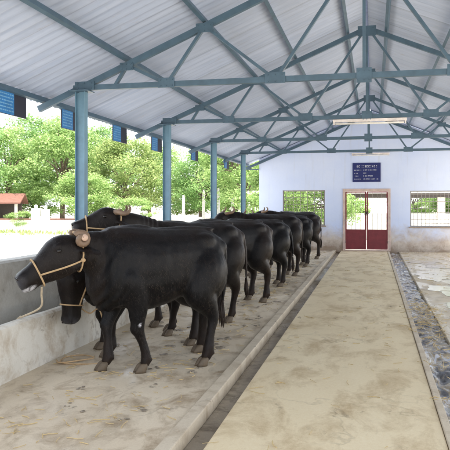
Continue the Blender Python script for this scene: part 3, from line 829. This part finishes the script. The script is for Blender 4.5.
def puddle(cx, cy, rx, ry, seed):
    mb = MB(); n = 40
    mb.v.append((cx, cy, .0025))
    for k in range(n):
        a = 2 * math.pi * k / n; q = 1 + .55 * mnoise.noise(V((math.cos(a) * 1.7 + seed, math.sin(a) * 1.7, 0))) + .25 * mnoise.noise(V((math.cos(a) * 5 + seed, math.sin(a) * 5, 4)))
        mb.v.append((cx + math.cos(a) * rx * q, cy + math.sin(a) * ry * q, .0025))
    for k in range(n): mb.f.append((0, 1 + k, 1 + (k + 1) % n))
    tag(mb.build('puddle', M['puddle']), kind='structure')
for q in ((1.22, 14.2, .36, .9, 1), (1.55, 11.9, .5, .75, 2), (1.3, 9.9, .32, .6, 3), (1.9, 16.4, .6, .6, 4), (1.3, 17.5, .35, .5, 5), (1.6, 8.1, .4, .4, 6)): puddle(*q)

# ------------------------------------------------------------------ trees and yard
def leaves(mb, shades, c, r, n, rr, size):
    for k in range(n):
        d = V((rr.gauss(0, 1), rr.gauss(0, 1), rr.gauss(0, .8))).normalized() * (rr.random() ** .45)
        p = V(c) + V((d.x * r, d.y * r, d.z * r * .8))
        a = V((rr.gauss(0, 1), rr.gauss(0, 1), rr.gauss(0, .6))).normalized(); b = a.cross(V((rr.gauss(0, 1), rr.gauss(0, 1), rr.gauss(0, 1)))).normalized()
        l_ = size * rr.uniform(.6, 1.3); w = l_ * rr.uniform(.35, .6); i = len(mb.v)
        mb.v += [tuple(p - a * l_ * .5), tuple(p + b * w * .5), tuple(p + a * l_ * .5), tuple(p - b * w * .5)]
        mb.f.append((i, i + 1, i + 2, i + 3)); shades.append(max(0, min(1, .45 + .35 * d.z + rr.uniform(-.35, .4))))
def make_tree(h, cr, seed, leafm, nclump=44, per=85, size=.2, low=.28):
    rr = random.Random(seed); r = empty('leafy_tree'); t = MB(); mb = MB(); sh = []
    top = V((rr.uniform(-.3, .3), rr.uniform(-.3, .3), h * .62))
    t.tube(spline([(0, 0, -.2), (rr.uniform(-.1, .1), .05, h * .25), top * .8, top], 5), spl([.2, .16, .11, .05], 5), 9)
    for k in range(nclump):
        th = rr.uniform(0, 6.28); ph = rr.uniform(-.75, 1.0); q = rr.uniform(.45, 1.0)
        c = V((math.cos(th) * cr * q * math.sqrt(max(.12, 1 - ph * ph)), math.sin(th) * cr * q * math.sqrt(max(.12, 1 - ph * ph)), h * (low + (1 - low) / 2) + ph * h * (1 - low) / 2 * .92 * (.7 + .3 * q)))
        leaves(mb, sh, c, rr.uniform(.45, 1.0) * cr * .36, int(per * rr.uniform(.6, 1.3)), rr, size)
        if k % 4 == 0:
            s = top * rr.uniform(.45, .95); t.tube(spline([s, (s + c) / 2 + V((0, 0, .15)), c], 4), spl([.06, .04, .012], 4), 6)
    t.build('trunk', M['bark'], r, True)
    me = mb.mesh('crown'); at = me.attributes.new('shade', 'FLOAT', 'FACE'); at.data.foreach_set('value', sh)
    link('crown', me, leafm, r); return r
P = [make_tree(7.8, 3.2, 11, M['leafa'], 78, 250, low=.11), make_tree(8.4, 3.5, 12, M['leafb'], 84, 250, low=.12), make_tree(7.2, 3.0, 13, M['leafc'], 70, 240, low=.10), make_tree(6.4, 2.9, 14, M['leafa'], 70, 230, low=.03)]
used = [False] * 4
def tree(pi, x, y, s, rz, label, zs=1.0):
    o = P[pi] if not used[pi] else copy_tree(P[pi]); used[pi] = True
    o.location = (x, y, -.14); o.scale = (s, s, s * zs); o.rotation_euler = (0, 0, rz)
    tag(o, label, 'tree', 'trees beyond the yard')
TH = math.atan(.2313)
def at(u, dep):      # ground point seen in a given direction at a given distance
    xc = (u - 225) / 640
    return (dep * (-math.sin(TH) + xc * math.cos(TH)), dep * (math.cos(TH) + xc * math.sin(TH)))
for k, (pi, u, dep, s, zs, lab) in enumerate([
    (1, -38, 44, 1.0, 1, 'dense green tree beyond the left edge of the yard'),
    (0, 8, 49, 1.0, 1, 'bright lime tree behind the tile-roofed hut at far left'),
    (1, 38, 56, 1.12, 1.05, 'tall green tree showing between the first two hanging boards'),
    (0, 62, 46, 1.03, .98, 'lime green tree left of the thick near post'),
    (1, 98, 54, 1.02, 1, 'green tree directly right of the thick near post'),
    (2, 126, 45, .98, .92, 'yellowish olive tree between the first and second posts, behind the white pillar'),
    (0, 150, 57, 1.0, .95, 'lime tree touching the left side of the second post'),
    (3, 33, 47, .7, .75, 'small bushy lime tree between the hut and the gate pillars'),
    (3, 84, 41, .75, .8, 'low bushy tree behind the neck of the raised-head buffalo'),
    (2, 184, 50, .72, .72, 'small pale tree just right of the second post'),
    (1, 200, 44, .72, .9, 'round green tree behind the pale stakes between second and third posts'),
    (0, 226, 47, .95, .86, 'lime tree between the third and fourth posts'),
    (1, 249, 50, .98, .98, 'green tree left of the end wall corner'),
    (2, 262, 43, .9, .95, 'olive tree partly behind the end wall corner'),
    (3, 21, 40.5, .36, .55, 'small leafy shrub-like tree in front of the tiled hut'),
    (0, -100, 50, 1.05, 1, 'lime tree well left of the tiled hut'),
    (1, -160, 52, 1.05, 1, 'dense green tree farthest left of the yard'),
    (3, 130, 38, .55, .6, 'low bush behind the white pillar'),
    (3, 236, 40, .6, .7, 'low bush among the pale stakes'),
    ]):
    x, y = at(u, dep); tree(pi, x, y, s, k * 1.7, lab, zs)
for k, (pi, x, y, s, lab) in enumerate([(3, -3.9, 27.8, .62, 'bushy tree filling the left part of the left barred window'), (3, -2.0, 28.4, .55, 'bushy tree filling the right part of the left barred window'),
        (3, -1.3, 39.5, .5, 'low tree seen through the left half of the door'), (3, 2.5, 40, .5, 'low tree seen through the right half of the door'), (3, 4.6, 36, .66, 'bushy tree seen through the left of the right barred window'),
        (3, 7.4, 36.6, .7, 'bushy tree seen through the right end of the right barred window'), (0, -6.6, 33, .8, 'lime tree outside behind the left end of the wall')]):
    tree(pi, x, y, s, k * 2.1 + .5, lab)

# far pavilion behind the end wall
pv = empty('open_pavilion', (1.2, 31, -.14))
MB().box(-7, 7, -.6, 3.4, 2.0, 2.17).build('roof_edge', M['dark'], pv)
MB().box(-7.1, 7.1, -.7, 3.5, 2.175, 2.33).build('roof', M['white'], pv)
for x in (-4.6, -2.6, -.2, 1.85, 4.6): MB().box(x - .16, x + .16, -.3, .02, 0, 1.998).build('pillar', M['white'], pv)
MB().box(-7, 7, .05, .2, 0, 1.25).build('low_wall', M['white'], pv)
tag(pv, 'white open pavilion with dark roof edge outside the maroon door', 'pavilion')

# yard: low wall, hut, stakes, pillar, gate pillars
def line_wall(p, q, h, t, name, mat, label, cat):
    p = V((*p, 0)); q = V((*q, 0)); d = (q - p); a = math.atan2(d.y, d.x)
    r = empty(name, (p.x, p.y, -.14), a); n = int(d.length / 3)
    MB().box(0, d.length, -t / 2, t / 2, 0, h).build('wall_body', mat, r)
    MB().box(-.03, d.length + .03, -t / 2 - .04, t / 2 + .04, h + .001, h + .08).build('coping', M['tile'] if cat == 'wall' else mat, r)
    return tag(r, label, cat)
line_wall(at(-60, 40), at(122, 40), .72, .18, 'boundary_wall', M['white'], 'low whitewashed boundary wall with reddish coping across the yard', 'wall')
line_wall(at(132, 40), at(262, 41), .80, .18, 'boundary_wall', M['white'], 'low whitewashed wall running behind the pale stakes', 'boundary wall')
ht = empty('tiled_hut', (*at(3, 43), -.14), .25); ht.scale = (.85, .85, .88)
for x in (-1.5, -.1, 1.3): MB().box(x - .1, x + .1, -1, -.8, 0, 2.0).build('pillar', M['white'], ht)
MB().box(-1.6, 1.4, .2, .35, 0, 2.0).build('back_wall', M['dark'], ht)
MB().box(-1.6, -.3, -.6, .19, 0, 1.3).build('side_wall', M['stone'], ht)
rm = MB(); rm.quadbox([(-1.9, -1.35, 1.95), (1.75, -1.35, 1.95), (1.75, .0, 2.65), (-1.9, .0, 2.65), (-1.9, -1.35, 2.05), (1.75, -1.35, 2.05), (1.75, .0, 2.75), (-1.9, .0, 2.75)])
rm.quadbox([(-1.9, .002, 2.65), (1.75, .002, 2.65), (1.75, .9, 1.95), (-1.9, .9, 1.95), (-1.9, .002, 2.75), (1.75, .002, 2.75), (1.75, .9, 2.05), (-1.9, .9, 2.05)])
rm.build('roof', M['tile'], ht)
tag(ht, 'small hut with reddish tiled roof and dark opening at the far left', 'hut')
wp = empty('white_pillar', (*at(133, 24), -.14)); MB().box(-.2, .2, -.2, .2, 0, 1.42).build('shaft', M['white'], wp, bevel=.02); MB().box(-.22, .22, -.22, .22, 1.421, 1.47).build('cap', M['white'], wp)
tag(wp, 'short white square pillar behind the horn of the raised-head buffalo', 'pillar')
for u, hh, lab in ((36, 1.45, 'left of two white gate pillars in the yard left of the near post'), (45.5, 1.4, 'right of two white gate pillars in the yard left of the near post')):
    g = empty('gate_pillar', (*at(u, 38), -.14)); MB().box(-.19, .19, -.19, .19, 0, hh).build('shaft', M['white'], g); MB().ball((0, 0, hh + .1), .11).build('finial', M['white'], g, True)
    tag(g, lab, 'gate pillar', 'white gate pillars')
gt = empty('white_gate', (*at(40.7, 38), -.14), TH); MB().box(-.1, .1, -.03, .03, .1, 1.0).build('panel', M['white'], gt); tag(gt, 'small white panel between the two gate pillars', 'gate')
def stake(u, dep, h, lean, label):
    o = empty('stone_stake', (*at(u, dep), -.14)); o.rotation_euler = (0, lean, TH)
    MB().ring_loft([[V((-.09, -.07, 0)), V((.09, -.07, 0)), V((.09, .07, 0)), V((-.09, .07, 0))], [V((-.075, -.06, h * .9)), V((.075, -.06, h * .9)), V((.075, .06, h * .9)), V((-.075, .06, h * .9))],
                    [V((-.05, -.04, h)), V((.05, -.04, h)), V((.05, .04, h)), V((-.05, .04, h))]]).build('shaft', M['stone'], o)
    tag(o, label, 'stake', 'pale stone stakes in the yard')
for q in ((183.5, 36, 2.2, 0, 'pale upright stake just right of the second post'), (203, 36, 2.5, .02, 'pale upright stake left of the third post'), (218.5, 36, 2.6, 0, 'pale upright stake just right of the third post'),
          (233, 36, 2.45, -.02, 'pale upright stake left of the fourth post'), (245.5, 36, 2.2, .1, 'leaning stake, left one of the crossed pair near the end wall'), (249.5, 36, 2.2, -.14, 'leaning stake, right one of the crossed pair near the end wall')):
    stake(*q)
# grass strip in front of the boundary wall
rr = random.Random(21); mb = MB(); sh = []
for k in range(2600):
    u = rr.uniform(-60, 262); dep = rr.triangular(34, 39.6, 39)
    if mnoise.noise(V((u * .06, dep * .4, 0))) < -.05: continue
    x, y = at(u, dep); a = rr.uniform(0, 6.28); h = rr.uniform(.06, .26); i = len(mb.v)
    mb.v += [(x - .05 * math.cos(a), y - .05 * math.sin(a), -.14), (x + .05 * math.cos(a), y + .05 * math.sin(a), -.14), (x + rr.uniform(-.1, .1), y + rr.uniform(-.1, .1), -.14 + h)]
    mb.f.append((i, i + 1, i + 2)); sh.append(rr.random())
me = mb.mesh('grass'); at_ = me.attributes.new('shade', 'FLOAT', 'FACE'); at_.data.foreach_set('value', sh)
tag(link('grass', me, M['grass']), kind='stuff')

# ------------------------------------------------------------------ light
EL, AZ = R(62), R(108)       # azimuth clockwise from +Y
w = bpy.data.worlds.new('World'); scene.world = w; w.use_nodes = True
nt = w.node_tree; bg = nt.nodes['Background']
sky = nt.nodes.new('ShaderNodeTexSky'); sky.sky_type = 'NISHITA'; sky.sun_disc = False
sky.sun_elevation = EL; sky.sun_rotation = AZ; sky.air_density = 1.0; sky.dust_density = 4.0; sky.ozone_density = 1.0
hz = nt.nodes.new('ShaderNodeMix'); hz.data_type = 'RGBA'; hz.inputs[0].default_value = .62; hz.inputs[7].default_value = (7.5, 7.7, 8.1, 1)
nt.links.new(sky.outputs[0], hz.inputs[6]); nt.links.new(hz.outputs[2], bg.inputs['Color']); bg.inputs['Strength'].default_value = .15
sd = bpy.data.lights.new('sun', 'SUN'); sd.energy = 4.5; sd.angle = R(.5); sd.color = (1, .95, .87)
so = bpy.data.objects.new('sun', sd); COL.objects.link(so)
dirv = V((math.sin(AZ) * math.cos(EL), math.cos(AZ) * math.cos(EL), math.sin(EL)))
so.rotation_euler = (-dirv).to_track_quat('-Z', 'Y').to_euler(); so.location = dirv * 50

# ------------------------------------------------------------------ camera
cd = bpy.data.cameras.new('camera'); cam = bpy.data.objects.new('camera', cd); COL.objects.link(cam); scene.camera = cam
cd.sensor_width = 36; cd.lens = 36 * 640 / 450; cd.shift_y = -20 / 450; cd.clip_start = .05; cd.clip_end = 2000
cam.location = (0, 0, 1.5); cam.rotation_euler = (R(90), 0, TH)

scene.view_settings.view_transform = 'Standard'; scene.view_settings.look = 'None'; scene.view_settings.exposure = 0; scene.view_settings.gamma = 1
scene.render.engine = 'CYCLES'; scene.cycles.film_exposure = 2.75
scene.cycles.max_bounces = 10; scene.cycles.diffuse_bounces = 6; scene.cycles.use_denoising = True
